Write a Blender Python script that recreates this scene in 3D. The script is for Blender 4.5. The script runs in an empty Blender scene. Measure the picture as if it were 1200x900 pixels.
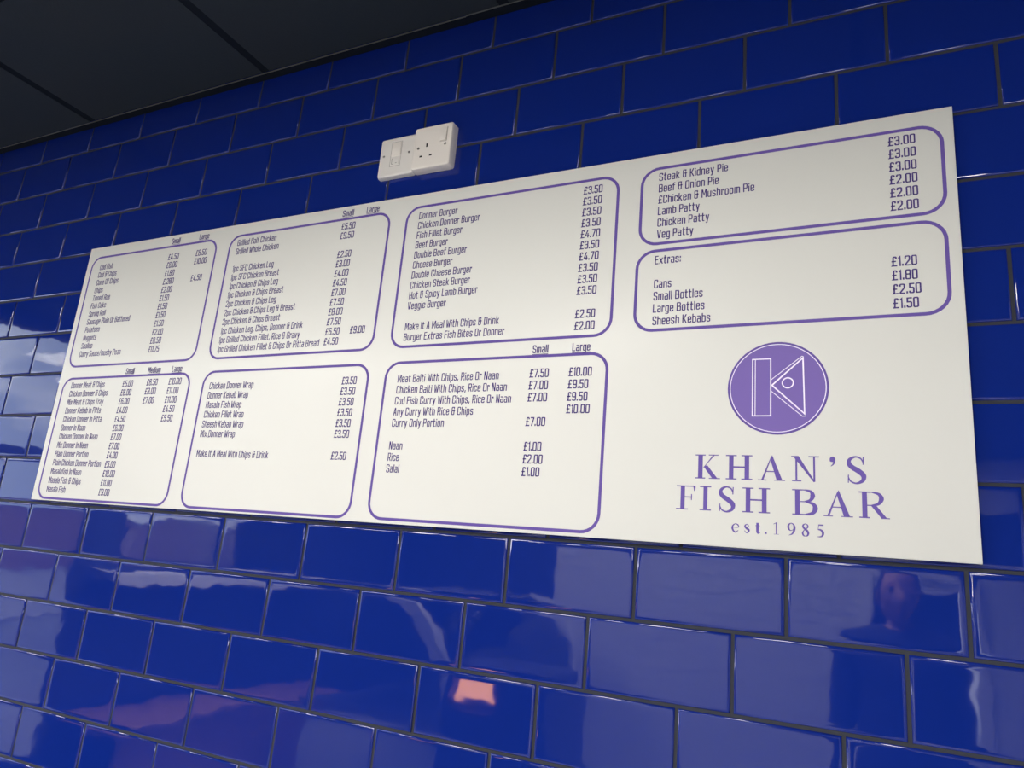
import bpy, bmesh, math, random
from mathutils import Vector, Matrix

random.seed(7)
SC = bpy.context.scene
COL = SC.collection
H = 2.65                       # height of the tiled wall's top joint line above the floor

# ------------------------------------------------------------------ camera
cam_d = bpy.data.cameras.new('camera')
cam_d.sensor_width = 36.0
cam_d.lens = 36.0 * 848.1235 / 1200.0
cam_d.clip_start = 0.02
cam = bpy.data.objects.new('camera', cam_d)
COL.objects.link(cam)
_cx = Vector((0.90058787, 0.42608735, 0.08597125))
_cy = Vector((-0.02704192, 0.25232072, -0.96726573))
_cz = Vector((-0.43383202, 0.86878295, 0.2387592))
cam.matrix_world = Matrix((( _cx.x, -_cy.x, -_cz.x, 2.04850873),
                           ( _cx.y, -_cy.y, -_cz.y, -1.04126734),
                           ( _cx.z, -_cy.z, -_cz.z, -1.06804025 + H),
                           (0, 0, 0, 1)))
SC.camera = cam

# ------------------------------------------------------------------ sky, exposure
SC.view_settings.view_transform = 'Standard'
SC.view_settings.look = 'None'
SC.view_settings.gamma = 1.0
SC.view_settings.use_curve_mapping = False
SC.view_settings.exposure = 1.13
SC.cycles.use_denoising = True
SC.cycles.max_bounces = 8
SC.cycles.diffuse_bounces = 5
SC.cycles.caustics_reflective = False
SC.cycles.caustics_refractive = False

SKY_STRENGTH = 2.8
FILL_POWER = 15.6  # output of each added fill light
world = bpy.data.worlds.new('sky')
SC.world = world
world.use_nodes = True
wn = world.node_tree
wn.nodes.clear()
w_out = wn.nodes.new('ShaderNodeOutputWorld')
w_bg = wn.nodes.new('ShaderNodeBackground')
w_bg.inputs['Strength'].default_value = SKY_STRENGTH
w_tc = wn.nodes.new('ShaderNodeTexCoord')
w_map = wn.nodes.new('ShaderNodeMapping')
w_map.inputs['Scale'].default_value = (2.2, 2.2, 6.0)
w_noise = wn.nodes.new('ShaderNodeTexNoise')
w_noise.inputs['Scale'].default_value = 1.6
w_noise.inputs['Detail'].default_value = 6
w_ramp = wn.nodes.new('ShaderNodeValToRGB')
w_ramp.color_ramp.elements[0].position = 0.40
w_ramp.color_ramp.elements[0].color = (0.33, 0.38, 0.48, 1)
w_ramp.color_ramp.elements[1].position = 0.58
w_ramp.color_ramp.elements[1].color = (0.80, 0.80, 0.80, 1)
wn.links.new(w_tc.outputs['Generated'], w_map.inputs['Vector'])
wn.links.new(w_map.outputs['Vector'], w_noise.inputs['Vector'])
wn.links.new(w_noise.outputs['Fac'], w_ramp.inputs['Fac'])
wn.links.new(w_ramp.outputs['Color'], w_bg.inputs['Color'])
wn.links.new(w_bg.outputs['Background'], w_out.inputs['Surface'])

# ------------------------------------------------------------------ materials
def mat(name, color, rough=0.5, spec=0.5, metal=0.0, noise=None, bump=None, coat=0.0):
    """noise=(scale, amount, second colour)  bump=(scale, strength, distance)"""
    m = bpy.data.materials.new(name)
    m.use_nodes = True
    nt = m.node_tree
    b = nt.nodes['Principled BSDF']
    b.inputs['Base Color'].default_value = (*color, 1)
    b.inputs['Roughness'].default_value = rough
    b.inputs['Specular IOR Level'].default_value = spec
    b.inputs['Metallic'].default_value = metal
    b.inputs['Coat Weight'].default_value = coat
    tc = None
    if noise or bump:
        tc = nt.nodes.new('ShaderNodeTexCoord')
    if noise:
        n = nt.nodes.new('ShaderNodeTexNoise')
        n.inputs['Scale'].default_value = noise[0]
        n.inputs['Detail'].default_value = 5
        r = nt.nodes.new('ShaderNodeMapRange')
        r.inputs['From Min'].default_value = 0.35
        r.inputs['From Max'].default_value = 0.7
        r.inputs['To Max'].default_value = noise[1]
        mx = nt.nodes.new('ShaderNodeMix')
        mx.data_type = 'RGBA'
        mx.inputs['A'].default_value = (*color, 1)
        mx.inputs['B'].default_value = (*noise[2], 1)
        nt.links.new(tc.outputs['Object'], n.inputs['Vector'])
        nt.links.new(n.outputs['Fac'], r.inputs['Value'])
        nt.links.new(r.outputs['Result'], mx.inputs['Factor'])
        nt.links.new(mx.outputs['Result'], b.inputs['Base Color'])
    if bump:
        n2 = nt.nodes.new('ShaderNodeTexNoise')
        n2.inputs['Scale'].default_value = bump[0]
        n2.inputs['Detail'].default_value = 3
        bp = nt.nodes.new('ShaderNodeBump')
        bp.inputs['Strength'].default_value = bump[1]
        bp.inputs['Distance'].default_value = bump[2]
        nt.links.new(tc.outputs['Object'], n2.inputs['Vector'])
        nt.links.new(n2.outputs['Fac'], bp.inputs['Height'])
        nt.links.new(bp.outputs['Normal'], b.inputs['Normal'])
    return m

def emit_mat(name, color, strength):
    m = bpy.data.materials.new(name)
    m.use_nodes = True
    nt = m.node_tree
    b = nt.nodes['Principled BSDF']
    b.inputs['Base Color'].default_value = (*color, 1)
    b.inputs['Emission Color'].default_value = (*color, 1)
    b.inputs['Emission Strength'].default_value = strength
    return m

def glass_mat(name):
    m = bpy.data.materials.new(name)
    m.use_nodes = True
    nt = m.node_tree
    nt.nodes.clear()
    o = nt.nodes.new('ShaderNodeOutputMaterial')
    mx = nt.nodes.new('ShaderNodeMixShader')
    t = nt.nodes.new('ShaderNodeBsdfTransparent')
    t.inputs['Color'].default_value = (0.95, 0.97, 0.96, 1)
    g = nt.nodes.new('ShaderNodeBsdfGlossy')
    g.inputs['Roughness'].default_value = 0.02
    f = nt.nodes.new('ShaderNodeFresnel')
    f.inputs['IOR'].default_value = 1.45
    nt.links.new(f.outputs['Fac'], mx.inputs['Fac'])
    nt.links.new(t.outputs['BSDF'], mx.inputs[1])
    nt.links.new(g.outputs['BSDF'], mx.inputs[2])
    nt.links.new(mx.outputs['Shader'], o.inputs['Surface'])
    return m

M = {
    'tile': mat('blue_glaze', (0.004, 0.0175, 0.185), rough=0.03, spec=0.5, bump=(5.0, 0.05, 0.02)),
    'grout': mat('dark_grout', (0.023, 0.026, 0.038), rough=0.85, noise=(60, 0.5, (0.016, 0.018, 0.026)), bump=(300, 0.3, 0.001)),
    'board': mat('white_board', (0.80, 0.80, 0.755), rough=0.42, spec=0.3, noise=(3.5, 0.10, (0.74, 0.72, 0.68))),
    'border': mat('purple_vinyl', (0.13, 0.083, 0.34), rough=0.5, spec=0.12),
    'ink': mat('dark_purple_ink', (0.068, 0.042, 0.20), rough=0.5, spec=0.1),
    'logo': mat('lilac_vinyl', (0.185, 0.125, 0.41), rough=0.5, spec=0.12),
    'logo_text': mat('violet_lettering', (0.135, 0.09, 0.36), rough=0.5, spec=0.1),
    'logo_line': mat('pale_lilac_line', (0.80, 0.72, 0.90), rough=0.4),
    'plastic': mat('white_plastic', (0.82, 0.77, 0.71), rough=0.35),
    'plastic2': mat('aged_white_plastic', (0.76, 0.73, 0.69), rough=0.38),
    'hole': mat('dark_slot', (0.01, 0.01, 0.01), rough=0.7),
    'screw': mat('steel_screw', (0.45, 0.44, 0.42), rough=0.35, metal=0.9),
    'panel': mat('dark_ceiling_panel', (0.014, 0.022, 0.033), rough=0.75, spec=0.3, noise=(4, 0.5, (0.020, 0.024, 0.031)), bump=(220, 0.25, 0.002)),
    'tbar': mat('black_ceiling_bar', (0.007, 0.010, 0.017), rough=0.9, spec=0.1),
    'lip': mat('grey_metal_edge', (0.10, 0.105, 0.115), rough=0.5),
    'white_tile': mat('white_glaze', (0.80, 0.80, 0.80), rough=0.12),
    'white_grout': mat('grey_grout', (0.25, 0.26, 0.28), rough=0.9),
    'navy': mat('navy_paint', (0.012, 0.02, 0.055), rough=0.6),
    'cream': mat('pale_paint', (0.78, 0.77, 0.76), rough=0.7),
    'floor': mat('grey_floor_tile', (0.45, 0.45, 0.46), rough=0.35, noise=(6, 0.6, (0.38, 0.38, 0.39))),
    'frame': mat('dark_aluminium', (0.02, 0.022, 0.03), rough=0.4),
    'sill': mat('white_sill', (0.85, 0.85, 0.84), rough=0.4),
    'glass': glass_mat('clear_glass'),
    'pavement': mat('pavement', (0.33, 0.32, 0.32), rough=0.85, noise=(3, 0.7, (0.26, 0.25, 0.26))),
    'road': mat('asphalt', (0.16, 0.16, 0.17), rough=0.8, noise=(2, 0.7, (0.24, 0.24, 0.25))),
    'brick': mat('red_brick', (0.25, 0.13, 0.10), rough=0.9, noise=(12, 0.7, (0.33, 0.20, 0.15))),
    'led': emit_mat('led_diffuser', (1.0, 0.97, 0.92), 2.0),  # glowing face of the added fill lights
    'steel': mat('brushed_steel', (0.55, 0.55, 0.56), rough=0.3, metal=1.0),
    'hot': emit_mat('heated_element', (1.0, 0.40, 0.09), 6.5),
}

# ------------------------------------------------------------------ helpers
def link(o, parent=None):
    COL.objects.link(o)
    if parent is not None:
        o.parent = parent
    return o

def mesh_obj(name, verts, faces, material, parent=None, smooth=False, loc=None):
    me = bpy.data.meshes.new(name)
    me.from_pydata(verts, [], faces)
    me.update()
    if smooth:
        for p in me.polygons:
            p.use_smooth = True
    for mm in (material if isinstance(material, (list, tuple)) else [material]):
        me.materials.append(mm)
    o = bpy.data.objects.new(name, me)
    if loc is not None:
        o.location = loc
    return link(o, parent)

def empty(name, loc):
    o = bpy.data.objects.new(name, None)
    o.empty_display_size = 0.05
    o.location = loc
    return link(o)

def tag(o, label, cat, group=None):
    o['label'] = label
    o['category'] = cat
    if group:
        o['group'] = group
    return o

def structure(o):
    o['kind'] = 'structure'
    return o

def box_data(x0, x1, y0, y1, z0, z1, base=0):
    v = [(x0, y0, z0), (x1, y0, z0), (x1, y1, z0), (x0, y1, z0), (x0, y0, z1), (x1, y0, z1), (x1, y1, z1), (x0, y1, z1)]
    f = [(0, 3, 2, 1), (4, 5, 6, 7), (0, 1, 5, 4), (1, 2, 6, 5), (2, 3, 7, 6), (3, 0, 4, 7)]
    return v, [tuple(i + base for i in q) for q in f]

def boxes(name, lst, material, parent=None, bevel=0.0, seg=2):
    vs, fs = [], []
    for b in lst:
        v, f = box_data(*b, base=len(vs))
        vs += v
        fs += f
    o = mesh_obj(name, vs, fs, material, parent)
    if bevel:
        bm = bmesh.new()
        bm.from_mesh(o.data)
        bmesh.ops.bevel(bm, geom=bm.edges[:], offset=bevel, segments=seg, profile=0.5, affect='EDGES')
        bm.to_mesh(o.data)
        bm.free()
        for p in o.data.polygons:
            p.use_smooth = True
        o.data.set_sharp_from_angle(angle=math.radians(50))
    return o

# ------------------------------------------------------------------ tiled wall
Q = 0.203              # joint to joint along a course
P = 0.10292            # joint to joint up the wall
OFF = [0.0, .669, .331, .987, .636, .301, .963, .612, .293, .939, .623, .294, .943, .609, .280]
for r in range(15, 30):
    OFF.append((OFF[-1] - 0.3335) % 1.0)
X0, X1 = -1.9, 4.2     # room left and right
YB = -5.2              # wall facing the tiled wall
G = 0.0046             # joint width
DEPTH = 0.006

def tile_rings(w, h):
    """glazed tile centred on the origin, face towards -Y, face plane at y=0"""
    rings = [(0.0, DEPTH), (0.0, 0.0018), (0.0006, 0.0006), (0.0018, 0.00008), (0.0045, 0.0), (0.009, 0.0)]
    vs, fs = [], []
    for ins, y in rings:
        a, b = w / 2 - ins, h / 2 - ins
        vs += [(-a, y, -b), (a, y, -b), (a, y, b), (-a, y, b)]
    for k in range(len(rings) - 1):
        for i in range(4):
            j = (i + 1) % 4
            fs.append((4 * k + i, 4 * k + j, 4 * k + 4 + j, 4 * k + 4 + i))
    n = 4 * (len(rings) - 1)
    fs.append((n, n + 1, n + 2, n + 3))
    return vs, fs

wall = empty('wall_back', (0, 0, 0))
structure(wall)
boxes('mortar_bed', [(X0, X1, 0.0022, 0.12, 0.0, H + 0.1)], M['grout'], wall)
_cache = {}
def tile_mesh(w, h):
    key = (round(w, 4), round(h, 4))
    if key not in _cache:
        v, f = tile_rings(w, h)
        me = bpy.data.meshes.new('tile')
        me.from_pydata(v, [], f)
        me.update()
        for p in me.polygons:
            p.use_smooth = True
        me.materials.append(M['tile'])
        _cache[key] = me
    return _cache[key]

rest_v, rest_f = [], []
for r in range(0, 27):
    ztop = H - r * P
    zbot = max(ztop - P, 0.0)
    if r == 0:
        ztop += 0.0
    if ztop - zbot < 0.02:
        continue
    k0 = int((X0 / Q) - 2)
    for k in range(k0, int(X1 / Q) + 2):
        xa = max((k + OFF[r]) * Q, X0)
        xb = min((k + 1 + OFF[r]) * Q, X1)
        if xb - xa < 0.02:
            continue
        w, h = xb - xa - G, ztop - zbot - G
        cx, cz = (xa + xb) / 2, (ztop + zbot) / 2
        near = (-0.55 < xa and xb < 2.70 and r < 17)
        rx, rz = math.radians(random.gauss(0, 0.16)), math.radians(random.gauss(0, 0.16))
        if near:
            o = bpy.data.objects.new('tile', tile_mesh(w, h))
            o.location = (cx, random.uniform(-0.0002, 0.0003), cz)
            o.rotation_euler = (rx, 0, rz)
            link(o, wall)
        else:
            v, f = tile_rings(w, h)
            b = len(rest_v)
            rest_v += [(x + cx, y, z + cz) for x, y, z in v]
            rest_f += [tuple(i + b for i in q) for q in f]
rest = mesh_obj('tile_field', rest_v, rest_f, M['tile'], wall, smooth=True)
rest['kind'] = 'stuff'

# ------------------------------------------------------------------ ceiling
ZC = H - 0.030
ceil = empty('ceiling', (0, 0, ZC))
structure(ceil)
boxes('ceiling_void', [(X0, X1, YB, 0.0, 0.03, 0.10)], M['tbar'], ceil)
xs = [0.84 + 0.61 * i for i in range(-5, 7)]
ys = [-0.010, -0.395 - 0.0] + [-0.395 - 0.6 * i for i in range(1, 9)]
FILL_CELLS = {(1, 3), (1, 4), (2, 4), (1, 5), (6, 3), (6, 4), (2, 7), (4, 7), (6, 7)}  # ceiling cells for added fill lights, their mirror images hidden by the board
FILL_AT = []
BAR = 0.011
for i in range(len(xs) - 1):
    for j in range(len(ys) - 1):
        xa, xb = max(xs[i] + BAR, X0), min(xs[i + 1] - BAR, X1)
        ya, yb = max(ys[j + 1] + BAR, YB), ys[j] - BAR
        if xb - xa < 0.05 or yb - ya < 0.05:
            continue
        if (i, j) in FILL_CELLS:
            FILL_AT.append((xa, xb, ya, yb))
            continue
        o = boxes('ceiling_panel', [(-(xb - xa) / 2, (xb - xa) / 2, -(yb - ya) / 2, (yb - ya) / 2, 0.0, 0.012)], M['panel'], ceil)
        o.location = ((xa + xb) / 2, (ya + yb) / 2, random.uniform(0.0005, 0.002))
        o.rotation_euler = (math.radians(random.gauss(0, 0.12)), math.radians(random.gauss(0, 0.12)), 0)
for x in xs:
    if X0 < x < X1:
        boxes('ceiling_bar', [(x - BAR, x + BAR, YB, -0.02, 0.003, 0.03)], M['tbar'], ceil)
for y in ys[1:]:
    if y > YB:
        boxes('ceiling_bar', [(X0, X1, y - BAR, y + BAR, 0.0034, 0.031)], M['tbar'], ceil)
trim = empty('trim_1', (0, 0, ZC))
structure(trim)
boxes('edge_angle', [(1.3655, X1, -0.0206, -0.0189, -0.0015, 0.002), (X0, X1, -0.019, -0.0002, -0.0015, 0.002)], M['tbar'], trim)
boxes('edge_lip', [(X0, 1.365, -0.0196, -0.019, -0.0019, 0.001)], M['lip'], trim)
boxes('edge_lip', [(1.366, X1, -0.0212, -0.0206, -0.0019, 0.001)], M['lip'], trim)

# ------------------------------------------------------------------ lettering
GL = {
 'A': (36, "0,0 15,100 21,100 36,0|5,32 31,32"),
 'B': (36, "0,0 0,100 28,100 34,94 34,60 28,53 0,53|28,53 36,46 36,6 30,0 0,0"),
 'C': (36, "36,72 36,94 30,100 6,100 0,94 0,6 6,0 30,0 36,6 36,28"),
 'D': (36, "0,-6 0,100 30,100 36,94 36,6 30,0 0,0"),
 'E': (30, "30,100 0,100 0,0 30,0|0,53 26,53"),
 'F': (30, "30,100 0,100 0,0|0,50 26,50"),
 'G': (36, "36,75 36,94 30,100 6,100 0,94 0,6 6,0 36,0 36,48 20,48"),
 'H': (36, "0,0 0,100|36,0 36,100|0,52 36,52"),
 'I': (0, "0,0 0,100"),
 'K': (36, "0,0 0,100|0,48 10,48 34,100|12,52 36,0"),
 'L': (28, "0,100 0,0 28,0"),
 'M': (46, "0,0 0,100 5,100 23,30 41,100 46,100 46,0"),
 'N': (36, "0,0 0,100 5,100 31,0 36,0 36,100"),
 'O': (36, "6,0 0,6 0,94 6,100 30,100 36,94 36,6 30,0 6,0"),
 'P': (34, "0,0 0,100 28,100 34,94 34,50 28,44 0,44"),
 'R': (36, "0,0 0,100 28,100 34,94 34,50 28,44 0,44|16,44 36,0"),
 'S': (34, "34,80 34,94 28,100 6,100 0,94 0,62 5,55 29,46 34,40 34,6 28,0 6,0 0,6 0,22"),
 'T': (36, "0,100 36,100|18,100 18,0"),
 'V': (36, "0,100 15,0 21,0 36,100"),
 'W': (50, "0,100 9,0 14,0 25,86 36,0 41,0 50,100"),
 'a': (30, "2,72 24,72 30,66 30,0 6,0 0,6 0,34 6,40 30,40"),
 'b': (30, "0,100 0,0 24,0 30,6 30,66 24,72 0,72"),
 'c': (28, "28,52 28,66 22,72 6,72 0,66 0,6 6,0 22,0 28,6 28,20"),
 'd': (30, "30,100 30,0 6,0 0,6 0,66 6,72 30,72"),
 'e': (30, "0,37 30,37 30,66 24,72 6,72 0,66 0,6 6,0 24,0 30,6 30,14"),
 'f': (20, "22,100 13,100 7,94 7,0|-2,72 20,72"),
 'g': (30, "30,72 30,-20 24,-26 2,-26|30,72 6,72 0,66 0,6 6,0 30,0"),
 'h': (30, "0,0 0,100|0,72 24,72 30,66 30,0"),
 'i': (0, "0,0 0,66|0,91 0,97"),
 'k': (30, "0,0 0,100|0,34 8,34 27,72|9,38 30,0"),
 'l': (0, "0,0 0,100"),
 'm': (50, "0,0 0,72 44,72 50,66 50,0|25,72 25,0"),
 'n': (30, "0,0 0,72 24,72 30,66 30,0"),
 'o': (30, "6,0 0,6 0,66 6,72 24,72 30,66 30,6 24,0 6,0"),
 'p': (30, "0,-28 0,72 24,72 30,66 30,6 24,0 0,0"),
 'r': (18, "0,0 0,72 18,72 18,60"),
 's': (28, "28,58 28,66 22,72 6,72 0,66 0,44 5,39 23,33 28,28 28,6 22,0 6,0 0,6 0,14"),
 't': (20, "6,98 6,6 12,0 20,0|-2,72 20,72"),
 'u': (30, "0,72 0,6 6,0 30,0|30,0 30,72"),
 'v': (30, "0,72 12,0 18,0 30,72"),
 'w': (44, "0,72 9,0 13,0 22,60 31,0 35,0 44,72"),
 'x': (30, "0,0 30,72|0,72 30,0"),
 'y': (30, "0,72 15,4|30,72 12,-28 4,-28"),
 '&': (36, "30,86 30,100 6,100 0,94 0,60 6,54 38,54|6,54 0,48 0,6 6,0 24,0 30,6 30,68"),
 '£': (36, "34,86 34,94 28,100 14,100 9,94 7,10 0,0 36,0|0,50 26,50"),
 '0': (36, "6,0 0,6 0,94 6,100 30,100 36,94 36,6 30,0 6,0"),
 '1': (10, "0,88 10,100 10,0"),
 '2': (36, "0,80 0,94 6,100 30,100 36,94 36,60 1,8 1,0 36,0"),
 '3': (34, "0,84 0,94 6,100 28,100 34,94 34,60 28,53 12,53|28,53 34,46 34,6 28,0 6,0 0,6 0,16"),
 '4': (36, "24,100 0,30 0,22 36,22|28,52 28,0"),
 '5': (34, "34,100 1,100 1,57 28,57 34,51 34,6 28,0 6,0 0,6 0,16"),
 '6': (36, "34,86 34,94 28,100 6,100 0,94 0,6 6,0 30,0 36,6 36,50 30,56 0,56"),
 '7': (34, "0,100 34,100 34,90 12,0"),
 '8': (36, "6,53 0,60 0,94 6,100 30,100 36,94 36,60 30,53 6,53 0,46 0,6 6,0 30,0 36,6 36,46 30,53"),
 '9': (36, "2,14 2,6 8,0 30,0 36,6 36,94 30,100 6,100 0,94 0,50 6,44 36,44"),
 '.': (2, "1,0 1,12"),
 ',': (4, "4,12 0,-12"),
 ':': (2, "1,4 1,16|1,56 1,68"),
 '/': (28, "0,-6 28,104"),
}
GLP = {c: (w, [[tuple(map(float, p.split(','))) for p in s.split()] for s in d.split('|')]) for c, (w, d) in GL.items()}

def strip(pts, hw, vs, fs, closed=False, widths=None):
    """mitred ribbon along pts (2D); appends 2D verts"""
    n = len(pts)
    base = len(vs)
    for i in range(n):
        p = Vector(pts[i])
        a = Vector(pts[i - 1]) if (i > 0 or closed) else None
        b = Vector(pts[(i + 1) % n]) if (i < n - 1 or closed) else None
        d1 = (p - a).normalized() if a is not None and (p - a).length > 1e-9 else None
        d2 = (b - p).normalized() if b is not None and (b - p).length > 1e-9 else None
        if d1 is None:
            d1 = d2
        if d2 is None:
            d2 = d1
        n1 = Vector((-d1.y, d1.x))
        n2 = Vector((-d2.y, d2.x))
        m = (n1 + n2)
        if m.length < 1e-6:
            m = n1
        m.normalize()
        k = 1.0 / max(0.45, m.dot(n1))
        h = hw if widths is None else widths[i]
        q = p
        if not closed and widths is None:
            if i == 0:
                q = p - d2 * hw * 0.9
            if i == n - 1:
                q = p + d1 * hw * 0.9
        vs.append(tuple(q + m * h * k))
        vs.append(tuple(q - m * h * k))
    for i in range(n if closed else n - 1):
        j = (i + 1) % n
        fs.append((base + 2 * i, base + 2 * i + 1, base + 2 * j + 1, base + 2 * j))

GAP = 22.0
def text_width(s):
    w = 0
    for c in s:
        w += (GLP[c][0] + GAP) if c != ' ' else 26
    return w - GAP

def text_geo(s, x, z, vs, fs, cap=0.0125, sx=1.075, hw=6.4):
    k = cap / 100.0
    cur = 0.0
    for c in s:
        if c == ' ':
            cur += 26
            continue
        w, strokes = GLP[c]
        for st in strokes:
            v2, f2 = [], []
            strip(st, hw, v2, f2)
            b = len(vs)
            vs += [(x + (cur + px) * k * sx, z + py * k) for px, py in v2]
            fs += [tuple(i + b for i in q) for q in f2]
        cur += w + GAP

BF = -0.0120           # front face of the board
def flat(name, vs2, fs, material, parent, lift=0.0002):
    """2D (x, z) faces laid on the board, facing the room"""
    vs = [(x, BF - lift, z + H) for x, z in vs2]
    out = []
    for f in fs:
        a, b, c = (vs2[f[0]], vs2[f[1]], vs2[f[2]])
        ar = 0.0
        for i in range(len(f)):
            p, q = vs2[f[i]], vs2[f[(i + 1) % len(f)]]
            ar += p[0] * q[1] - q[0] * p[1]
        out.append(f if ar > 0 else tuple(reversed(f)))
    o = mesh_obj(name, vs, out, material, parent)
    return o

def border_geo(xa, xb, za, zb, rad, hw):
    pts = []
    for cx, cz, a0 in ((xb - rad, za - rad, 90), (xb - rad, zb + rad, 0), (xa + rad, zb + rad, -90), (xa + rad, za - rad, -180)):
        for i in range(9):
            a = math.radians(a0 - i * 90 / 8)
            pts.append((cx + rad * math.cos(a), cz + rad * math.sin(a)))
    vs, fs = [], []
    strip(pts, hw, vs, fs, closed=True)
    return vs, fs

board = empty('menu_board', (1.2575, BF, -1.0225 + H))
tag(board, 'large white takeaway menu board with purple boxes on the blue tiled wall', 'menu board')
def bpart(o):
    o.parent = board
    o.matrix_parent_inverse = Matrix.Translation(-board.location)
    return o
BX0, BX1, BZ1, BZ0 = 0.3430, 2.1725, -0.4065, -1.0225
bpart(boxes('panel', [(BX0, BX1, BF, BF + 0.004, BZ0 + H, BZ1 + H)], M['board'], None, bevel=0.0005, seg=1))
for mx in (0.5, 1.02, 1.51, 2.0):
    for mz in (-0.5, -0.93):
        bpart(boxes('mounting_block', [(mx - 0.02, mx + 0.02, BF + 0.004, 0.0002, mz - 0.02 + H, mz + 0.02 + H)], M['hole']))

PANELS = [
 dict(box=(0.3620, 0.7820, -0.4345, -0.7110), head=[(0.634, 'Small'), (0.723, 'Large')], hz=-0.4275,
      names=(0.3945, -0.467, ["Cod Fish", "Cod & Chips", "Cone Of Chips", "Chips", "Tinned Roe", "Fish Cake", "Spring Roll", "Sausage Plain Or Battered", "Potatoes", "Nuggets", "Scallop", "Curry Sauce/mushy Peas"]),
      cols=[(0.633, -0.467, ["£4.50", "£6.00", "£1.80", "£.280", "£2.00", "£1.50", "£1.50", "£1.50", "£1.50", "£2.00", "£0.50", "£0.75"]),
            (0.7215, -0.467, ["£8.50", "£10.00", "", "£4.50"])]),
 dict(box=(0.3620, 0.7820, -0.7405, -1.0175), head=[(0.574, 'Small'), (0.647, 'Medium'), (0.722, 'Large')], hz=-0.7350,
      names=(0.3925, -0.763, ["Donner Meat & Chips", "Chicken Donner & Chips", "Mix Meat & Chips Tray", "Donner Kebab In Pitta", "Chicken Donner In Pitta", "Donner In Naan", "Chicken Donner In Naan", "Mix Donner In Naan", "Plain Donner Portion", "Plain Chicken Donner Portion", "Masalafish In Naan", "Masala Fish & Chips", "Masala Fish"]),
      cols=[(0.572, -0.764, ["£5.00", "£6.00", "£6.00", "£4.00", "£4.50", "£6.00", "£7.00", "£7.00", "£4.00", "£5.00", "£10.00", "£11.00", "£9.00"]),
            (0.6505, -0.763, ["£6.50", "£8.00", "£7.00"]),
            (0.719, -0.763, ["£10.00", "£11.00", "£11.00", "£4.50", "£5.50"])]),
 dict(box=(0.8230, 1.2420, -0.4345, -0.7110), head=[(1.125, 'Small'), (1.184, 'Large')], hz=-0.4275,
      names=(0.8455, -0.4575, ["Grilled Half Chicken", "Grilled Whole Chicken", "", "1pc SFC Chicken Leg", "1pc SFC Chicken Breast", "1pc Chicken & Chips Leg", "1pc Chicken & Chips Breast", "2pc Chicken & Chips Leg", "2pc Chicken & Chips Leg & Breast", "2pc Chicken & Chips Breast", "1pc Chicken Leg, Chips, Donner & Drink", "1pc Grilled Chicken Fillet, Rice & Gravy", "1pc Grilled Chicken Fillet & Chips Or Pitta Bread"]),
      cols=[(1.127, -0.4565, ["£5.50", "£9.50", "", "£2.50", "£3.00", "£4.00", "£4.50", "£7.00", "£7.50", "£8.00", "£7.50", "£6.50", "£4.50"]),
            (1.186, -0.4565, [""] * 11 + ["£9.00"])]),
 dict(box=(0.8230, 1.2420, -0.7400, -1.0170), head=[], hz=0,
      names=(0.8435, -0.776, ["Chicken Donner Wrap", "Donner Kebab Wrap", "Masala Fish Wrap", "Chicken Fillet Wrap", "Sheesh Kebab Wrap", "Mix Donner Wrap", "", "Make It A Meal With Chips & Drink"]),
      cols=[(1.1845, -0.7755, ["£3.50"] * 6 + ["", "£2.50"])]),
 dict(box=(1.2820, 1.6980, -0.4335, -0.7100), head=[], hz=0,
      names=(1.3100, -0.458, ["Donner Burger", "Chicken Donner Burger", "Fish Fillet Burger", "Beef Burger", "Double Beef Burger", "Cheese Burger", "Double Cheese Burger", "Chicken Steak Burger", "Hot & Spicy Lamb Burger", "Veggie Burger", "", "Make It A Meal With Chips & Drink", "Burger Extras Fish Bites Or Donner"]),
      cols=[(1.6380, -0.458, ["£3.50", "£3.50", "£3.50", "£3.50", "£4.70", "£3.50", "£4.70", "£3.50", "£3.50", "£3.50", "", "£2.50", "£2.00"])]),
 dict(box=(1.2810, 1.6960, -0.7395, -1.0150), head=[(1.568, 'Small'), (1.637, 'Large')], hz=-0.7335,
      names=(1.3085, -0.7755, ["Meat Balti With Chips, Rice Or Naan", "Chicken Balti With Chips, Rice Or Naan", "Cod Fish Curry With Chips, Rice Or Naan", "Any Curry With Rice & Chips", "Curry Only Portion", "", "Naan", "Rice", "Salal"]),
      cols=[(1.566, -0.7745, ["£7.50", "£7.00", "£7.00", "", "£7.00", "", "£1.00", "£2.00", "£1.00"]),
            (1.634, -0.7745, ["£10.00", "£9.50", "£9.50", "£10.00"])]),
 dict(box=(1.7380, 2.1580, -0.4320, -0.5640), head=[], hz=0,
      names=(1.7665, -0.454, ["Steak & Kidney Pie", "Beef & Onion Pie", "£Chicken & Mushroom Pie", "Lamb Patty", "Chicken Patty", "Veg Patty"]),
      cols=[(2.0935, -0.4535, ["£3.00", "£3.00", "£3.00", "£2.00", "£2.00", "£2.00"])]),
 dict(box=(1.7360, 2.1560, -0.5760, -0.7070), head=[], hz=0,
      names=(1.7650, -0.598, ["Extras:", "", "Cans", "Small Bottles", "Large Bottles", "Sheesh Kebabs"]),
      cols=[(2.0915, -0.596, ["", "", "£1.20", "£1.80", "£2.50", "£1.50"])]),
]
STEP = 0.0200
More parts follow.
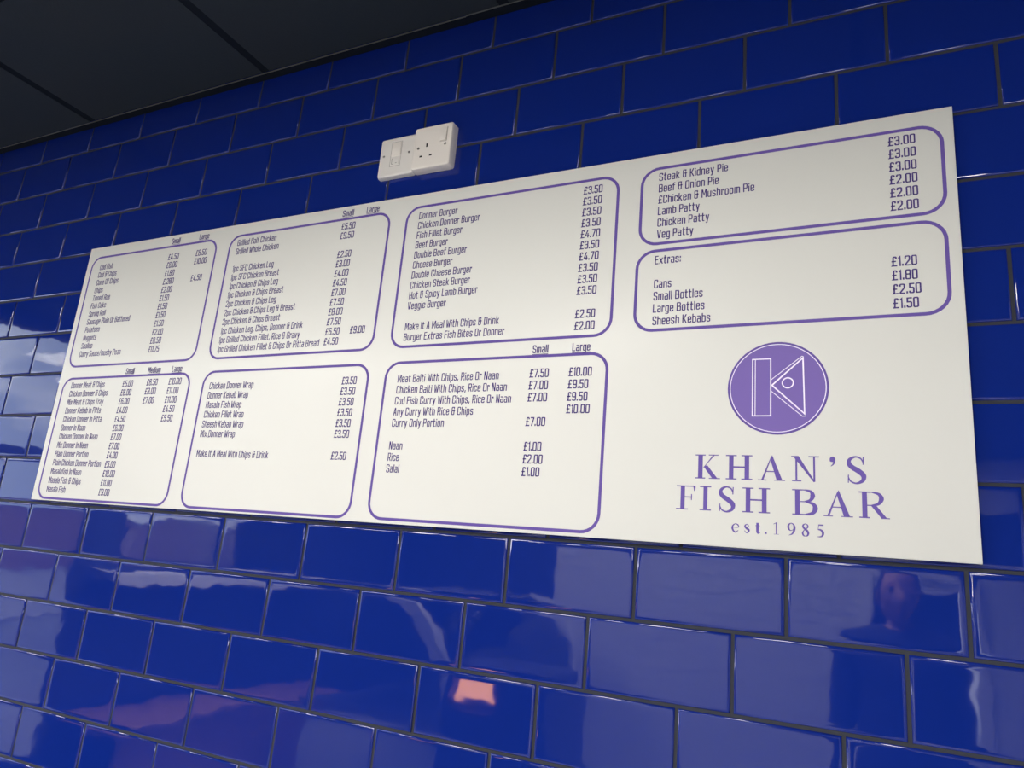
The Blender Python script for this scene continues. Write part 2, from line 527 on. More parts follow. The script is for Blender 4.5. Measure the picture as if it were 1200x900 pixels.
for pd in PANELS:
    vs, fs = border_geo(*pd['box'], 0.028, 0.0024)
    bo = bpart(flat('menu_box', vs, fs, M['border'], None))
    for hx, s in pd['head']:
        vs, fs = [], []
        text_geo(s, hx, pd['hz'], vs, fs, cap=0.0120, sx=1.06, hw=6.8)
        w = text_width(s) * 0.000120 * 1.06
        b = len(vs)
        vs += [(hx - 0.001, pd['hz'] - 0.0034), (hx + w + 0.001, pd['hz'] - 0.0034), (hx + w + 0.001, pd['hz'] - 0.0024), (hx - 0.001, pd['hz'] - 0.0024)]
        fs.append((b, b + 1, b + 2, b + 3))
        flat('size_heading', vs, fs, M['ink'], bo, lift=0.0004)
    nx, nz, lines = pd['names']
    for i, s in enumerate(lines):
        if s:
            vs, fs = [], []
            text_geo(s, nx, nz - i * STEP, vs, fs)
            flat('dish_name', vs, fs, M['ink'], bo)
    for cx, cz, lines in pd['cols']:
        for i, s in enumerate(lines):
            if s:
                vs, fs = [], []
                text_geo(s, cx, cz - i * STEP, vs, fs, cap=0.0127, sx=1.08, hw=7.2)
                flat('price', vs, fs, M['ink'], bo)

# ---- round emblem: K shaped like a fish in a disc
def disc_geo(cx, cz, r0, r1, n=72):
    vs, fs = [], []
    if r0 == 0:
        vs = [(cx + r1 * math.cos(2 * math.pi * i / n), cz + r1 * math.sin(2 * math.pi * i / n)) for i in range(n)]
        return vs, [tuple(range(n))]
    for i in range(n):
        c, s = math.cos(2 * math.pi * i / n), math.sin(2 * math.pi * i / n)
        vs += [(cx + r0 * c, cz + r0 * s), (cx + r1 * c, cz + r1 * s)]
    for i in range(n):
        j = (i + 1) % n
        fs.append((2 * i, 2 * i + 1, 2 * j + 1, 2 * j))
    return vs, fs
EX, EZ, ER = 1.9440, -0.8020, 0.0662
emblem = bpart(flat('round_emblem', *disc_geo(EX, EZ, 0, ER), M['logo'], None))
emblem['label'] = 'lilac disc with a fish-shaped letter K outlined in white'
flat('emblem_rim', *disc_geo(EX, EZ, ER * 0.955, ER), M['border'], emblem, lift=0.0004)
vs, fs = disc_geo(EX, EZ, ER * 0.938, ER * 0.955)
def N2(u, v):
    return (EX + u * ER, EZ + v * ER)
def poly(pts, hw, closed=True):
    global vs, fs
    v2, f2 = [], []
    strip([N2(*p) for p in pts], hw, v2, f2, closed=closed)
    b = len(vs)
    vs += v2
    fs += [tuple(i + b for i in q) for q in f2]
poly([(-.49, .635), (-.125, .635), (-.125, -.60), (-.49, -.60)], 0.0008)
poly([(-.435, .62), (-.435, -.585)], 0.0005, False)
poly([(-.10, .055), (.512, .63), (.532, -.565)], 0.0010)
poly([(-.122, .17), (.49, .665), (.515, .655)], 0.0005, False)
poly([(-.122, -.065), (.49, -.615), (.54, -.615)], 0.0005, False)
v2, f2 = disc_geo(EX + .212 * ER, EZ + .098 * ER, ER * .095, ER * .120, 32)
b = len(vs)
vs += v2
fs += [tuple(i + b for i in q) for q in f2]
flat('emblem_outline', vs, fs, M['logo_line'], emblem, lift=0.0006)

# ---- serif lettering; every glyph is drawn in its own 0..1 x 0..1 frame
def quad(*p):
    return ('q', p)
def curve(pts, ws):
    """Catmull-Rom through pts with widths"""
    out, wo = [], []
    n = len(pts)
    for i in range(n - 1):
        p0, p1, p2, p3 = (Vector(pts[max(i - 1, 0)]), Vector(pts[i]), Vector(pts[i + 1]), Vector(pts[min(i + 2, n - 1)]))
        for k in range(6):
            t = k / 6
            out.append(tuple(0.5 * ((2 * p1) + (p2 - p0) * t + (2 * p0 - 5 * p1 + 4 * p2 - p3) * t * t + (-p0 + 3 * p1 - 3 * p2 + p3) * t ** 3)))
            wo.append(ws[i] * (1 - t) + ws[i + 1] * t)
    out.append(tuple(pts[-1]))
    wo.append(ws[-1])
    return ('c', out, wo)
def stem(x0, x1, s0, s1, top=True, bot=True, t=0.045):
    r = [quad((x0, 0), (x1, 0), (x1, 1), (x0, 1))]
    if bot:
        r.append(quad((s0, 0), (s1, 0), (s1, t), (s0, t)))
    if top:
        r.append(quad((s0, 1 - t), (s1, 1 - t), (s1, 1), (s0, 1)))
    return r
S_CURVE = [curve([(.86, .76), (.74, .93), (.46, 1.0), (.17, .90), (.12, .74), (.28, .60), (.62, .45), (.86, .28), (.80, .09), (.48, -.01), (.18, .07), (.06, .26)],
                 [.015, .025, .03, .055, .075, .085, .09, .085, .06, .03, .025, .015]),
           quad((.82, .70), (.88, .70), (.90, 1.0), (.84, 1.0)), quad((.04, 0.0), (.09, 0.0), (.11, .31), (.05, .31))]
SER = {
 'K': stem(.12, .32, 0, .44) + [quad((.30, .40), (.37, .46), (.84, .98), (.76, .98)), quad((.36, .50), (.52, .56), (.97, .02), (.74, .02)),
      quad((.58, .965), (1.0, .965), (1.0, 1), (.58, 1)), quad((.60, 0), (1.08, 0), (1.08, .035), (.60, .035))],
 'H': stem(.12, .29, 0, .41) + stem(.71, .88, .59, 1.0) + [quad((.28, .48), (.72, .48), (.72, .54), (.28, .54))],
 'A': [quad((.12, .02), (.20, .02), (.52, .96), (.47, .92)), quad((.69, .02), (.90, .02), (.53, 1.02), (.45, .88)), quad((.25, .34), (.70, .34), (.68, .38), (.27, .38)),
       quad((0, 0), (.32, 0), (.32, .035), (0, .035)), quad((.60, 0), (1, 0), (1, .035), (.60, .035))],
 'N': stem(.15, .215, .02, .36, top=False) + stem(.79, .855, .62, 1.0, bot=False) + [quad((.06, 1.0), (.27, 1.0), (.845, .0), (.80, -.02)), quad((0, .965), (.24, .965), (.24, 1), (0, 1))],
 "'": [quad((.12, .80), (.62, .78), (.95, .82), (.95, .93), (.66, 1.0), (.22, .98), (.08, .90)), quad((.52, .80), (.95, .84), (.90, .76), (.66, .67), (.25, .61), (.22, .63), (.50, .70), (.60, .78))],
 'S': S_CURVE,
 'F': stem(.22, .44, 0, .62) + [quad((.40, .955), (.97, .955), (.97, 1), (.40, 1)), quad((.92, .78), (.98, .78), (1.0, 1), (.88, .97)), quad((.44, .50), (.80, .50), (.80, .545), (.44, .545)), quad((.77, .40), (.82, .40), (.82, .65), (.77, .65))],
 'I': stem(.32, .68, 0, 1),
 'B': stem(.12, .31, 0, .40) + [quad((.30, .96), (.58, .96), (.58, 1), (.30, 1)), quad((.30, .50), (.62, .50), (.62, .54), (.30, .54)), quad((.30, 0), (.60, 0), (.60, .045), (.30, .045)),
      curve([(.52, .98), (.76, .92), (.83, .76), (.74, .59), (.50, .52)], [.02, .05, .085, .05, .02]), curve([(.54, .52), (.84, .44), (.93, .27), (.82, .09), (.52, .022)], [.02, .055, .09, .06, .022])],
 'R': stem(.11, .28, 0, .36) + [quad((.27, .96), (.50, .96), (.50, 1), (.27, 1)), quad((.27, .46), (.50, .46), (.50, .50), (.27, .50)),
      curve([(.45, .98), (.68, .91), (.76, .74), (.66, .55), (.42, .48)], [.02, .05, .08, .05, .02]), quad((.40, .48), (.57, .50), (.92, .03), (.74, .02)), quad((.74, 0), (1.02, 0), (1.02, .035), (.74, .035))],
 'e': [curve([(.12, .40), (.92, .40), (.86, .60), (.52, .69), (.18, .54), (.10, .32), (.26, .09), (.56, .0), (.92, .16)], [.02, .02, .05, .025, .05, .075, .06, .05, .015])],
 's': [curve([(.82, .50), (.66, .66), (.36, .67), (.18, .53), (.44, .37), (.80, .22), (.68, .03), (.38, -.01), (.12, .18)], [.02, .03, .035, .06, .085, .075, .04, .03, .02])],
 't': [curve([(.42, .86), (.42, .40), (.44, .10), (.66, .01), (.96, .10)], [.09, .10, .09, .05, .015]), quad((.0, .60), (.90, .60), (.90, .655), (.0, .655))],
 '.': [quad((0, -.02), (1, -.02), (1, .12), (0, .12))],
 '1': [quad((.45, 0), (.66, 0), (.66, 1), (.45, .96)), quad((.1, .86), (.1, .82), (.5, .90), (.6, 1)), quad((.15, 0), (.95, 0), (.95, .03), (.15, .03))],
 '9': [curve([(.50, .99), (.20, .88), (.10, .66), (.24, .44), (.50, .39), (.78, .50), (.90, .72)], [.022, .055, .08, .05, .025, .02, .02]),
       curve([(.50, .99), (.80, .88), (.92, .66), (.86, .38), (.60, .12), (.16, .0)], [.022, .05, .08, .075, .05, .012])],
 '8': [curve([(.50, .99), (.24, .90), (.20, .74), (.44, .57), (.74, .42), (.86, .22), (.74, .05), (.50, .0)], [.022, .05, .07, .07, .08, .075, .05, .022]),
       curve([(.50, .99), (.76, .90), (.80, .74), (.60, .58), (.28, .44), (.14, .22), (.26, .05), (.50, .0)], [.022, .045, .055, .03, .03, .06, .05, .022])],
 '5': [quad((.28, .90), (.92, .90), (.96, 1.0), (.30, 1.0)), quad((.20, .56), (.26, .58), (.36, .96), (.28, .96)), curve([(.22, .58), (.52, .57), (.80, .44), (.86, .24), (.66, .05), (.12, .01)], [.03, .06, .085, .08, .05, .012])],
}
def serif(chars, z, cap, name):
    vs, fs, depth = [], [], []
    for c, xa, xb in chars:
        w = xb - xa
        for n, pr in enumerate(SER[c]):
            b = len(vs)
            if pr[0] == 'q':
                vs += [(xa + u * w, z + v * cap) for u, v in pr[1]]
                fs.append(tuple(range(b, b + len(pr[1]))))
            else:
                pts = [(xa + u * w, z + v * cap) for u, v in pr[1]]
                v2, f2 = [], []
                strip(pts, 1, v2, f2, widths=[x * cap * 1.08 for x in pr[2]])
                vs += v2
                fs += [tuple(i + b for i in q) for q in f2]
            depth += [n] * (len(vs) - b)
    o = flat(name, vs, fs, M['logo_text'], None)
    for v, n in zip(o.data.vertices, depth):      # strokes that cross lie a hair apart
        v.co.y -= 0.00003 * n
    return bpart(o)
serif([('K', 1.8350, 1.8665), ('H', 1.8768, 1.9120), ('A', 1.9194, 1.9540), ('N', 1.9619, 1.9963), ("'", 2.0085, 2.0164), ('S', 2.0293, 2.0519)], -0.9310, 0.0340, 'shop_name')
serif([('F', 1.8094, 1.8361), ('I', 1.8420, 1.8575), ('S', 1.8679, 1.8899), ('H', 1.8993, 1.9349)], -0.9750, 0.0335, 'shop_name')
serif([('B', 1.9627, 1.9930), ('A', 2.0008, 2.0353), ('R', 2.0424, 2.0763)], -0.9750, 0.0335, 'shop_name')
serif([('e', 1.8856, 1.8952), ('s', 1.9015, 1.9096), ('t', 1.9165, 1.9227), ('.', 1.9285, 1.9309), ('1', 1.9385, 1.9467), ('9', 1.9569, 1.9660), ('8', 1.9740, 1.9833), ('5', 1.9918, 2.0009)], -1.0020, 0.0160, 'founding_year')

# ------------------------------------------------------------------ switch and socket
def plate_mesh(name, x0, x1, z0, z1, yf, lipx, lipz, material, parent, rad=0.004):
    """plate with rounded corners: back outline, side, chamfered front"""
    def outline(ix, iz, y, r):
        o = []
        for cx, cz, a0 in ((x1 - ix - r, z1 - iz - r, 90), (x1 - ix - r, z0 + iz + r, 0), (x0 + ix + r, z0 + iz + r, -90), (x0 + ix + r, z1 - iz - r, -180)):
            for i in range(6):
                a = math.radians(a0 - i * 18)
                o.append((cx + r * math.cos(a), y, cz + r * math.sin(a)))
        return o
    rings = [outline(0, 0, 0.0005, rad), outline(0, 0, yf + lipz, rad), outline(lipx * .35, lipx * .35, yf + lipz * .25, rad), outline(lipx, lipx, yf, rad)]
    vs, fs = [], []
    for r in rings:
        vs += r
    n = 24
    for k in range(3):
        for i in range(n):
            j = (i + 1) % n
            fs.append((n * k + j, n * k + i, n * k + n + i, n * k + n + j))
    fs.append(tuple(range(3 * n, 4 * n)))
    o = mesh_obj(name, vs, fs, material, parent, smooth=True)
    o.data.set_sharp_from_angle(angle=math.radians(40))
    bm = bmesh.new()
    bm.from_mesh(o.data)
    bmesh.ops.recalc_face_normals(bm, faces=bm.faces[:])
    bm.to_mesh(o.data)
    bm.free()
    return o

def cyl(name, x, z, y0, y1, r, material, parent, n=16):
    vs = [(x + r * math.cos(2 * math.pi * i / n), y, z + r * math.sin(2 * math.pi * i / n)) for y in (y0, y1) for i in range(n)]
    fs = [(i, (i + 1) % n, n + (i + 1) % n, n + i) for i in range(n)] + [tuple(reversed(range(n))), tuple(range(n, 2 * n))]
    return mesh_obj(name, vs, fs, material, parent)

def rooted(name, loc, label, cat):
    e = empty(name, loc)
    tag(e, label, cat)
    def add(o):
        o.parent = e
        o.matrix_parent_inverse = Matrix.Translation(-Vector(loc))
        return o
    return e, add
Z = lambda z: z + H
spur, A = rooted('fused_switch', (1.236, 0, Z(-0.310)), 'thinner cream plate with a rocker switch, left of the pair above the menu board', 'switch')
A(plate_mesh('switch_plate', 1.1945, 1.2795, Z(-0.3555), Z(-0.2690), -0.0120, 0.004, 0.006, M['plastic2'], None))
YF = -0.0120
def frame2d(name, x0, x1, z0, z1, y, t, d, m):
    return boxes(name, [(x0, x1, y - d, y + .0005, z0, z0 + t), (x0, x1, y - d, y + .0005, z1 - t, z1), (x0, x0 + t, y - d, y + .0005, z0, z1), (x1 - t, x1, y - d, y + .0005, z0, z1)], m)
cs = (1.2230, 1.2465)
A(frame2d('switch_surround', cs[0] - .0006, cs[1] + .0006, Z(-0.3340), Z(-0.2800), YF, 0.0006, 0.00015, mat('shadow_line', (0.28, 0.26, 0.24), 0.7)))  # shade in the gap round the rocker, painted as a dark outline
A(boxes('rocker', [(cs[0] + .001, cs[1] - .001, YF - 0.0016, YF + .001, Z(-0.3115), Z(-0.2820))], M['plastic'], bevel=0.0006))
A(boxes('fuse_carrier', [(cs[0] + .003, cs[1] - .003, YF - 0.0010, YF + .001, Z(-0.3315), Z(-0.3145))], M['plastic2'], bevel=0.0004))
A(boxes('carrier_slot', [(cs[0] + .0040, cs[0] + .0048, YF - 0.0013, YF - 0.0008, Z(-0.3300), Z(-0.3170)), (cs[0] + .0048, cs[0] + .009, YF - 0.0013, YF - 0.0008, Z(-0.3300), Z(-0.3292)), (cs[0] + .013, cs[0] + .0165, YF - 0.0013, YF - 0.0008, Z(-0.3280), Z(-0.3270))], mat('carrier_mark', (0.25, 0.23, 0.21), 0.7)))
for sx in (1.2060, 1.2655):
    s = A(cyl('screw', sx, Z(-0.3085), YF - 0.0004, YF + 0.0005, 0.0026, M['screw'], None))
    boxes('screw_slot', [(sx - .0022, sx + .0022, YF - .0006, YF - .0003, Z(-0.3088), Z(-0.3082))], M['hole'], s)
sock, A = rooted('wall_socket', (1.320, 0, Z(-0.310)), 'thicker cream three-pin socket with its own switch, right of the pair above the menu board', 'socket')
A(plate_mesh('socket_plate', 1.2800, 1.3655, Z(-0.3560), Z(-0.2660), -0.0200, 0.0030, 0.0030, M['plastic'], None))
YF = -0.0200
A(boxes('earth_slot', [(1.3098, 1.3134, YF - 0.0002, YF + 0.002, Z(-0.3110), Z(-0.3030))], M['hole']))
A(boxes('live_slot', [(1.3190, 1.3250, YF - 0.0002, YF + 0.002, Z(-0.3315), Z(-0.3280))], M['hole']))
A(boxes('neutral_slot', [(1.2975, 1.3035, YF - 0.0002, YF + 0.002, Z(-0.3315), Z(-0.3280))], M['hole']))
A(frame2d('switch_surround', 1.3405, 1.3550, Z(-0.3055), Z(-0.2755), YF, 0.0006, 0.00015, bpy.data.materials['shadow_line']))
rk = A(boxes('rocker', [(1.3413, 1.3542, YF - 0.0030, YF + .001, Z(-0.3045), Z(-0.2765))], M['plastic'], bevel=0.0007))
for sx in (1.2925, 1.3525):
    s = A(cyl('screw', sx, Z(-0.3112), YF - 0.0004, YF + 0.0005, 0.0028, M['screw'], None))
    boxes('screw_slot', [(sx - .0004, sx + .0004, YF - .0006, YF - .0003, Z(-0.3134), Z(-0.3090))], M['hole'], s)

# ------------------------------------------------------------------ rest of the room (seen only in the glaze)
structure(boxes('floor', [(X0 - 0.15, X1 + 0.15, YB - 0.15, 0.12, -0.08, 0.0)], M['floor']))
structure(boxes('wall_right', [(X1, X1 + 0.12, YB, 0.12, 0.0, H + 0.1)], M['cream']))
# left: shopfront of two glazed bays
def win(name, y0, y1, z0, z1, rail):
    w = empty(name, (X0, (y0 + y1) / 2, z0))
    structure(w)
    t = 0.05
    def a(o):
        o.parent = w
        o.matrix_parent_inverse = Matrix.Translation(-w.location)
    a(boxes('window_frame', [(X0 - .07, X0, y0, y0 + t, z0, z1), (X0 - .07, X0, y1 - t, y1, z0, z1), (X0 - .07, X0, y0 + t, y1 - t, z0, z0 + t), (X0 - .07, X0, y0 + t, y1 - t, z1 - t, z1), (X0 - .07, X0 + .01, y0 + t, y1 - t, rail, rail + 0.06)], M['frame']))
    a(boxes('pane', [(X0 - .040, X0 - .034, y0 + t, y1 - t, z0 + t, rail)], M['glass']))
    a(boxes('pane', [(X0 - .040, X0 - .034, y0 + t, y1 - t, rail + .06, z1 - t)], M['glass']))
WZ1 = H - 0.04
win('window_1', -1.75, -0.25, 0.35, WZ1, Z(-0.76))
win('window_2', -3.60, -1.90, Z(-1.32), WZ1, Z(-0.76))
structure(boxes('wall_left', [(X0 - .12, X0, -0.25, 0.12, 0, H + .1), (X0 - .12, X0, -1.75, -0.25, 0, 0.35), (X0 - .12, X0, -1.90, -1.75, 0, H + .1), (X0 - .12, X0, -3.60, -1.90, 0, Z(-1.32)),
          (X0 - .12, X0, YB, -3.60, 0, H + .1), (X0 - .12, X0, -3.6, -0.25, WZ1, H + .1)], M['navy']))
structure(boxes('trim_2', [(X0, X0 + 0.22, -3.62, -1.80, Z(-1.37), Z(-1.315))], M['sill']))
# wall facing the menu: navy paint, white brick-bond tiles, a serving hatch
wf = empty('wall_front', (0, YB, 0))
structure(wf)
def w_(o):
    o.parent = wf
    o.matrix_parent_inverse = Matrix.Translation(-wf.location)
    return o
w_(boxes('painted_wall', [(X0, -0.5, YB - .12, YB, 0, H + .1), (-0.5, X1, YB - .12, YB, Z(-0.86), H + .1), (2.06, 2.74, YB - .60, YB - .55, 0, H)], M['navy']))
w_(boxes('hatch_frame', [(2.00, 2.08, YB - .02, YB + .03, 0, Z(-0.90)), (2.72, 2.80, YB - .02, YB + .03, 0, Z(-0.90)), (2.08, 2.72, YB - .02, YB + .03, Z(-0.99), Z(-0.90))], M['sill']))
w_(boxes('painted_band', [(-0.5, X1, YB, YB + .004, Z(-0.40), Z(-0.03))], M['cream']))
w_(boxes('tile_backing', [(-0.5, 2.06, YB - .12, YB - .004, 0, Z(-0.86)), (2.74, X1, YB - .12, YB - .004, 0, Z(-0.86)), (2.06, 2.74, YB - .12, YB - .004, Z(-1.0), Z(-0.86))], M['white_grout']))
tv, tf = [], []
zz, row = Z(-0.86), 0
while zz > 0.08:
    xx = -0.5 - (0.1 if row % 2 else 0)
    while xx < X1:
        a, b2 = max(xx + .002, -0.5), min(xx + .198, X1)
        spans = [(a, b2)]
        if zz < Z(-0.97):
            spans = [(a, min(b2, 2.05)), (max(a, 2.75), b2)]
        for sa, sb in spans:
            if sb - sa > .02:
                v, f = box_data(sa, sb, YB - .004, YB + .001, zz - .098, zz - .002, base=len(tv))
                tv += v
                tf += f
        xx += .2
    zz -= .1
    row += 1
ft = w_(mesh_obj('tile_field', tv, tf, M['white_tile']))
ft['kind'] = 'stuff'
# added fill lights, set in the ceiling grid to brighten board and room
for i, (xa, xb, ya, yb) in enumerate(FILL_AT):
    e = empty('ceiling_light', ((xa + xb) / 2, (ya + yb) / 2, ZC))
    e['kind'] = 'structure'
    w, d = (xb - xa) / 2, (yb - ya) / 2
    boxes('light_frame', [(-w, w, -d, -d + .02, 0, .012), (-w, w, d - .02, d, 0, .012), (-w, -w + .02, -d, d, 0, .012), (w - .02, w, -d, d, 0, .012)], M['sill'], e)
    boxes('diffuser', [(-w + .02, w - .02, -d + .02, d - .02, .004, .010)], M['led'], e)
    ld = bpy.data.lights.new('led_lamp', 'AREA')
    ld.shape = 'RECTANGLE'
    ld.size, ld.size_y = 2 * w - .05, 2 * d - .05
    ld.energy = FILL_POWER
    ld.color = (1.0, 0.975, 0.925)
    lo = bpy.data.objects.new('led_lamp', ld)
    lo.location = (0, 0, -0.002)
    link(lo, e)
# outdoors beyond the shopfront
structure(boxes('pavement', [(-5.0, X0 - .15, -14, 8, -0.16, -0.06)], M['pavement']))
structure(boxes('road', [(-12.0, -5.0, -20, 14, -0.26, -0.16)], M['road']))
structure(boxes('far_pavement', [(-27.0, -12.0, -40, 24, -0.26, -0.10)], M['pavement']))
gw = empty('garden_wall', (-26.0, -2, -0.10))
tag(gw, 'low brick wall across the road, mirrored in the leftmost tiles below the board', 'wall')
o = boxes('brickwork', [(-26.25, -26.0, -40, 24, -0.10, 2.00)], M['brick'])
o.parent = gw
o.matrix_parent_inverse = Matrix.Translation(-gw.location)
o = boxes('coping', [(-26.30, -25.95, -40, 24, 2.00, 2.08)], M['pavement'])
o.parent = gw
o.matrix_parent_inverse = Matrix.Translation(-gw.location)

# serve-over counter and hot cupboard that the lower tiles mirror; bench added for a warm patch
ctr, A = rooted('display_counter', (-0.45, -3.5, 0), 'curved glass serving counter mirrored in the tiles below the middle menu boxes', 'counter')
A(boxes('cabinet', [(-0.95, 0.02, -4.5, -2.6, 0.10, Z(-1.95))], M['sill'], bevel=0.01))
A(boxes('plinth', [(-0.92, -0.02, -4.47, -2.63, 0.0, 0.10)], M['frame']))
A(boxes('worktop', [(-0.97, 0.05, -4.52, -2.58, Z(-1.95), Z(-1.92))], M['steel']))
A(boxes('top_shelf', [(-0.97, -0.42, -4.5, -2.6, Z(-1.32), Z(-1.29))], M['steel']))
arc = [(-0.42 + 0.46 * math.sin(math.radians(a)), -1.92 + 0.62 * math.cos(math.radians(a))) for a in range(0, 91, 9)]
def profile(name, y0, y1, t, m):
    vs, fs = [], []
    strip(arc, t, vs, fs, widths=[t] * len(arc))
    n = len(vs)
    v3 = [(x, y0, z + H) for x, z in vs] + [(x, y1, z + H) for x, z in vs]
    f3 = [tuple(reversed(f)) for f in fs] + [tuple(i + n for i in f) for f in fs]
    for i in range(0, n - 2, 2):
        f3.append((i, i + 2, i + 2 + n, i + n))
        f3.append((i + 1, i + 1 + n, i + 3 + n, i + 3))
    f3 += [(0, n, n + 1, 1), (n - 2, n - 1, 2 * n - 1, 2 * n - 2)]
    return A(mesh_obj(name, v3, f3, m))
profile('end_rib', -2.63, -2.58, 0.035, M['sill'])
profile('end_rib', -4.52, -4.47, 0.035, M['sill'])
profile('curved_glass', -4.46, -2.64, 0.003, M['glass'])
hot, A = rooted('hot_cupboard', (0.45, -2.5, 0), 'dark hot cupboard with an orange glowing slot mirrored in the tiles near the bottom', 'cupboard')
A(boxes('body', [(0.18, 0.72, -2.75, -2.25, 0.05, Z(-1.73)), (0.18, 0.72, -2.75, -2.25, Z(-1.60), Z(-1.56)), (0.46, 0.72, -2.75, -2.25, Z(-1.73), Z(-1.60)), (0.18, 0.21, -2.75, -2.25, Z(-1.73), Z(-1.60)), (0.21, 0.46, -2.75, -2.72, Z(-1.73), Z(-1.60))], M['frame']))
A(boxes('glowing_element', [(0.225, 0.42, -2.31, -2.28, Z(-1.695), Z(-1.625))], M['hot']))
A(boxes('foot', [(0.22, 0.68, -2.71, -2.29, 0.0, 0.05)], M['hole']))
bn, A = rooted('window_bench', (-1.62, -2.6, 0), 'varnished timber bench under the shop window, mirrored in the lowest tiles at far left', 'bench')
wood = mat('varnished_timber', (0.42, 0.20, 0.08), rough=0.3, noise=(8, 0.6, (0.30, 0.13, 0.05)))
A(boxes('seat', [(-1.88, -1.36, -3.55, -1.75, Z(-2.05) - .04, Z(-2.05))], wood, bevel=0.006))
A(boxes('bench_front', [(-1.44, -1.40, -3.50, -1.80, 0.0, Z(-2.05) - .04)], wood))

# ---- customer facing the menu, mirrored in the tile under the shop name
def skin_mesh(name, chains, material, parent, sub=2, root=0):
    """chains: lists of (x, y, z, radius); points shared by position join into one skeleton"""
    vs, es, rad, idx = [], [], [], {}
    for ch in chains:
        prev = None
        for x, y, z, r in ch:
            k = (round(x, 4), round(y, 4), round(z, 4))
            if k not in idx:
                idx[k] = len(vs)
                vs.append((x, y, z))
                rad.append(r)
            if prev is not None and prev != idx[k]:
                es.append((prev, idx[k]))
            prev = idx[k]
    me = bpy.data.meshes.new(name)
    me.from_pydata(vs, es, [])
    o = bpy.data.objects.new(name, me)
    link(o, parent)
    sk = o.modifiers.new('skin', 'SKIN')
    sk.use_smooth_shade = True
    lay = me.skin_vertices[0].data if me.skin_vertices else None
    if lay is None:
        bm = bmesh.new()
        bm.from_mesh(me)
        bm.verts.layers.skin.verify()
        bm.to_mesh(me)
        bm.free()
        lay = me.skin_vertices[0].data
    for i, r in enumerate(rad):
        lay[i].radius = (r, r) if not isinstance(r, tuple) else r
        lay[i].use_root = (i == root)
    ss = o.modifiers.new('sub', 'SUBSURF')
    ss.levels = ss.render_levels = sub
    me.materials.append(material)
    return o

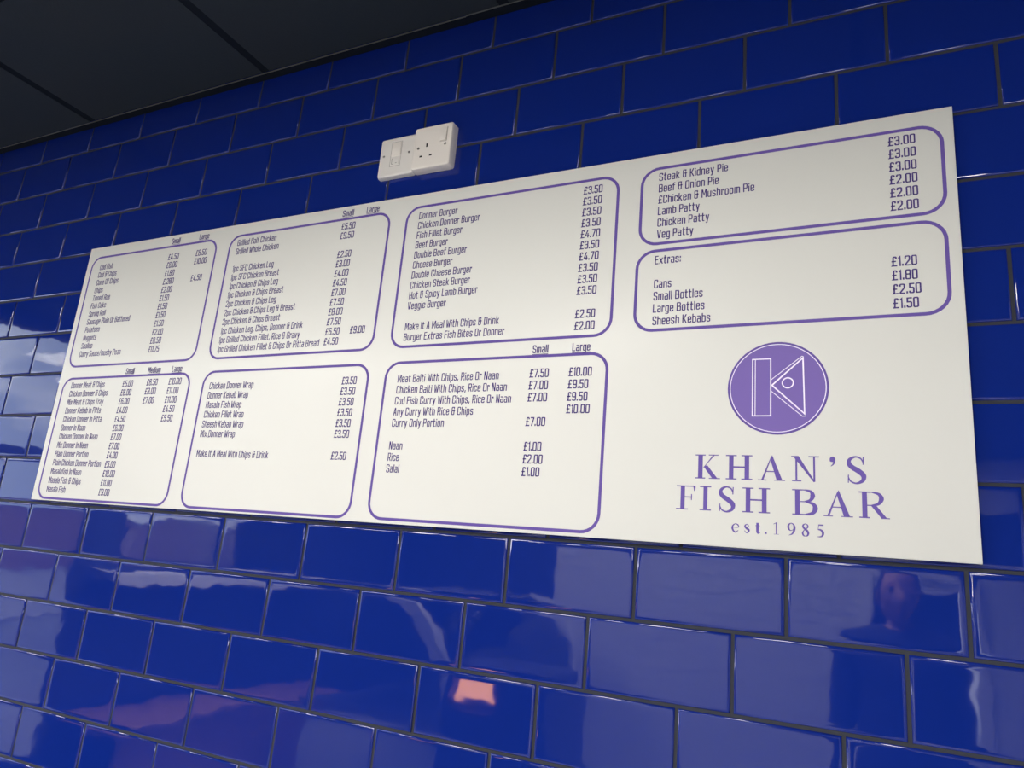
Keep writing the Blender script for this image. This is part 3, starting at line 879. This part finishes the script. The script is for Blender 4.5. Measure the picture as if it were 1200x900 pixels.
def build_person(px, py, rotz):
    e = empty('person', (px, py, 0))
    e.rotation_euler = (0, 0, rotz)
    tag(e, 'standing person in a dark jacket, mirrored in the tile under the shop name', 'person')
    skin_m = mat('skin', (0.55, 0.30, 0.21), rough=0.5)
    jacket_m = mat('navy_jacket', (0.018, 0.022, 0.05), rough=0.8, noise=(40, 0.5, (0.025, 0.03, 0.06)))
    jeans_m = mat('dark_trousers', (0.02, 0.022, 0.03), rough=0.85)
    hair_m = mat('dark_brown_hair', (0.03, 0.018, 0.012), rough=0.6)
    # figure faces +Y; standing height 1.67 m
    chains = [[(0, 0, .93, .10), (0, .01, 1.10, .105), (0, 0, 1.28, .125), (0, -.01, 1.38, .09), (0, 0, 1.44, .052), (0, .012, 1.50, .05)]]
    for s in (-1, 1):
        wrist = (s * .235, .07, .83)
        chains.append([(0, -.01, 1.38, .09), (s * .17, -.01, 1.36, .052), (s * .205, -.02, 1.08, .040), (wrist[0], wrist[1], wrist[2], .024), (s * .238, .085, .775, .033), (s * .238, .092, .75, .034)])
        for k, (dy, ln) in enumerate(((.030, .062), (.010, .072), (-.010, .068), (-.028, .052))):
            chains.append([(s * .238, .092, .75, .034), (s * .236, .092 + dy, .728, .0105), (s * .230, .095 + dy * 1.1, .728 - ln * .5, .0095), (s * .220, .092 + dy * 1.1, .728 - ln, .0080)])
        chains.append([(s * .238, .085, .775, .033), (s * .226, .125, .752, .0115), (s * .216, .142, .722, .0095)])
        chains.append([(0, 0, .93, .10), (s * .095, 0, .84, .070), (s * .10, .015, .48, .055), (s * .105, -.02, .10, .036), (s * .108, .03, .045, .036), (s * .115, .13, .03, .028)])
    body = skin_mesh('body', chains, skin_m, e)
    # head: deformed sphere with brow, nose, chin
    bm = bmesh.new()
    bmesh.ops.create_uvsphere(bm, u_segments=40, v_segments=28, radius=1.0)
    for v in bm.verts:
        x, y, z = v.co
        f = max(0.0, y)
        w = 1.0 - 0.24 * max(0.0, -z) ** 1.3 * (1 if y > -.3 else .6)
        nx, ny, nz = x * .076 * w, y * .096, z * .118
        nose = math.exp(-((x / .16) ** 2)) * math.exp(-(((z + .16) / .20) ** 2)) * (1 if y > 0 else 0)
        ny += .024 * nose
        for sx in (-1, 1):
            ny -= .012 * math.exp(-(((x - sx * .38) / .17) ** 2) - (((z - .05) / .11) ** 2)) * (1 if y > 0 else 0)
        ny += .006 * math.exp(-((x / .30) ** 2) - (((z + .52) / .06) ** 2)) * (1 if y > 0 else 0)
        ny += .010 * math.exp(-((x / .30) ** 2) - (((z + .80) / .14) ** 2)) * (1 if y > 0 else 0)
        v.co = (nx, ny + .012, nz + 1.575)
    me = bpy.data.meshes.new('head')
    bm.to_mesh(me)
    bm.free()
    for p in me.polygons:
        p.use_smooth = True
    me.materials.append(skin_m)
    hd = link(bpy.data.objects.new('head', me), e)
    for sx in (-1, 1):
        for nm, loc, r, sc, m in (('eye', (sx * .030, .092, 1.581), .0115, (1, 1, 1), mat('eye_white', (.75, .73, .70), .2)), ('ear', (sx * .076, .005, 1.565), .03, (.30, .55, 1), skin_m)):
            bm = bmesh.new()
            bmesh.ops.create_uvsphere(bm, u_segments=16, v_segments=10, radius=r)
            mm = bpy.data.meshes.new(nm)
            bm.to_mesh(mm)
            bm.free()
            for p in mm.polygons:
                p.use_smooth = True
            mm.materials.append(m)
            q = link(bpy.data.objects.new(nm, mm), hd)
            q.location = loc
            q.scale = sc
            if nm == 'eye':
                cyl('iris', loc[0], loc[2], loc[1] + .0098, loc[1] + .0118, .0055, hair_m, hd, 14)
                boxes('eyelid', [(loc[0] - .0125, loc[0] + .0125, loc[1] - .004, loc[1] + .0122, loc[2] + .0045, loc[2] + .0115)], skin_m, hd, bevel=.002)
    boxes('mouth', [(-.022, .022, .098, .1035, 1.511, 1.515)], mat('lips', (.42, .16, .14), .5), hd, bevel=.001)
    # hair: cap over the skull
    bm = bmesh.new()
    bmesh.ops.create_uvsphere(bm, u_segments=36, v_segments=24, radius=1.0)
    for v in bm.verts:
        x, y, z = v.co
        v.co = (x * .084, y * .104 - .002, z * .122 + 1.585)
    bmesh.ops.delete(bm, geom=[f for f in bm.faces if (f.calc_center_median().y > .035 and f.calc_center_median().z < 1.64) or f.calc_center_median().z < 1.52], context='FACES')
    me = bpy.data.meshes.new('hair')
    bm.to_mesh(me)
    bm.free()
    for p in me.polygons:
        p.use_smooth = True
    me.materials.append(hair_m)
    hr = link(bpy.data.objects.new('hair', me), e)
    sol = hr.modifiers.new('thickness', 'SOLIDIFY')
    sol.thickness = 0.008
    jc = [[(0, 0, .76, .185), (0, 0, .90, .178), (0, .01, 1.10, .158), (0, 0, 1.28, .158), (0, -.01, 1.385, .122), (0, .0, 1.455, .082)]]
    for s in (-1, 1):
        jc.append([(0, -.01, 1.385, .122), (s * .165, -.01, 1.362, .084), (s * .205, -.02, 1.08, .056), (s * .233, .06, .86, .042)])
    skin_mesh('jacket', jc, jacket_m, e)
    tc = [[(0, 0, .95, .14), (0, 0, .90, .15)]]
    for s in (-1, 1):
        tc.append([(0, 0, .90, .15), (s * .095, 0, .84, .105), (s * .10, .015, .48, .075), (s * .105, -.015, .10, .062)])
    skin_mesh('trousers', tc, jeans_m, e)
    for s in (-1, 1):
        boxes('shoe', [(s * .108 - .045, s * .108 + .045, -.085, .20, .0, .085)], hair_m, e, bevel=.03, seg=4)
    return e
build_person(2.165, -2.45, math.radians(-3))

# portals help the sky light find its way through the glazing
for (y0, y1, z0, z1) in ((-1.70, -0.30, 0.40, WZ1 - .05), (-3.55, -1.95, Z(-1.27), WZ1 - .05)):
    pd_ = bpy.data.lights.new('window_portal', 'AREA')
    pd_.shape = 'RECTANGLE'
    pd_.size, pd_.size_y = z1 - z0, y1 - y0
    pd_.cycles.is_portal = True
    po = bpy.data.objects.new('window_portal', pd_)
    po.location = (X0 - .08, (y0 + y1) / 2, (z0 + z1) / 2)
    po.rotation_euler = (0, math.radians(-90), 0)
    link(po)
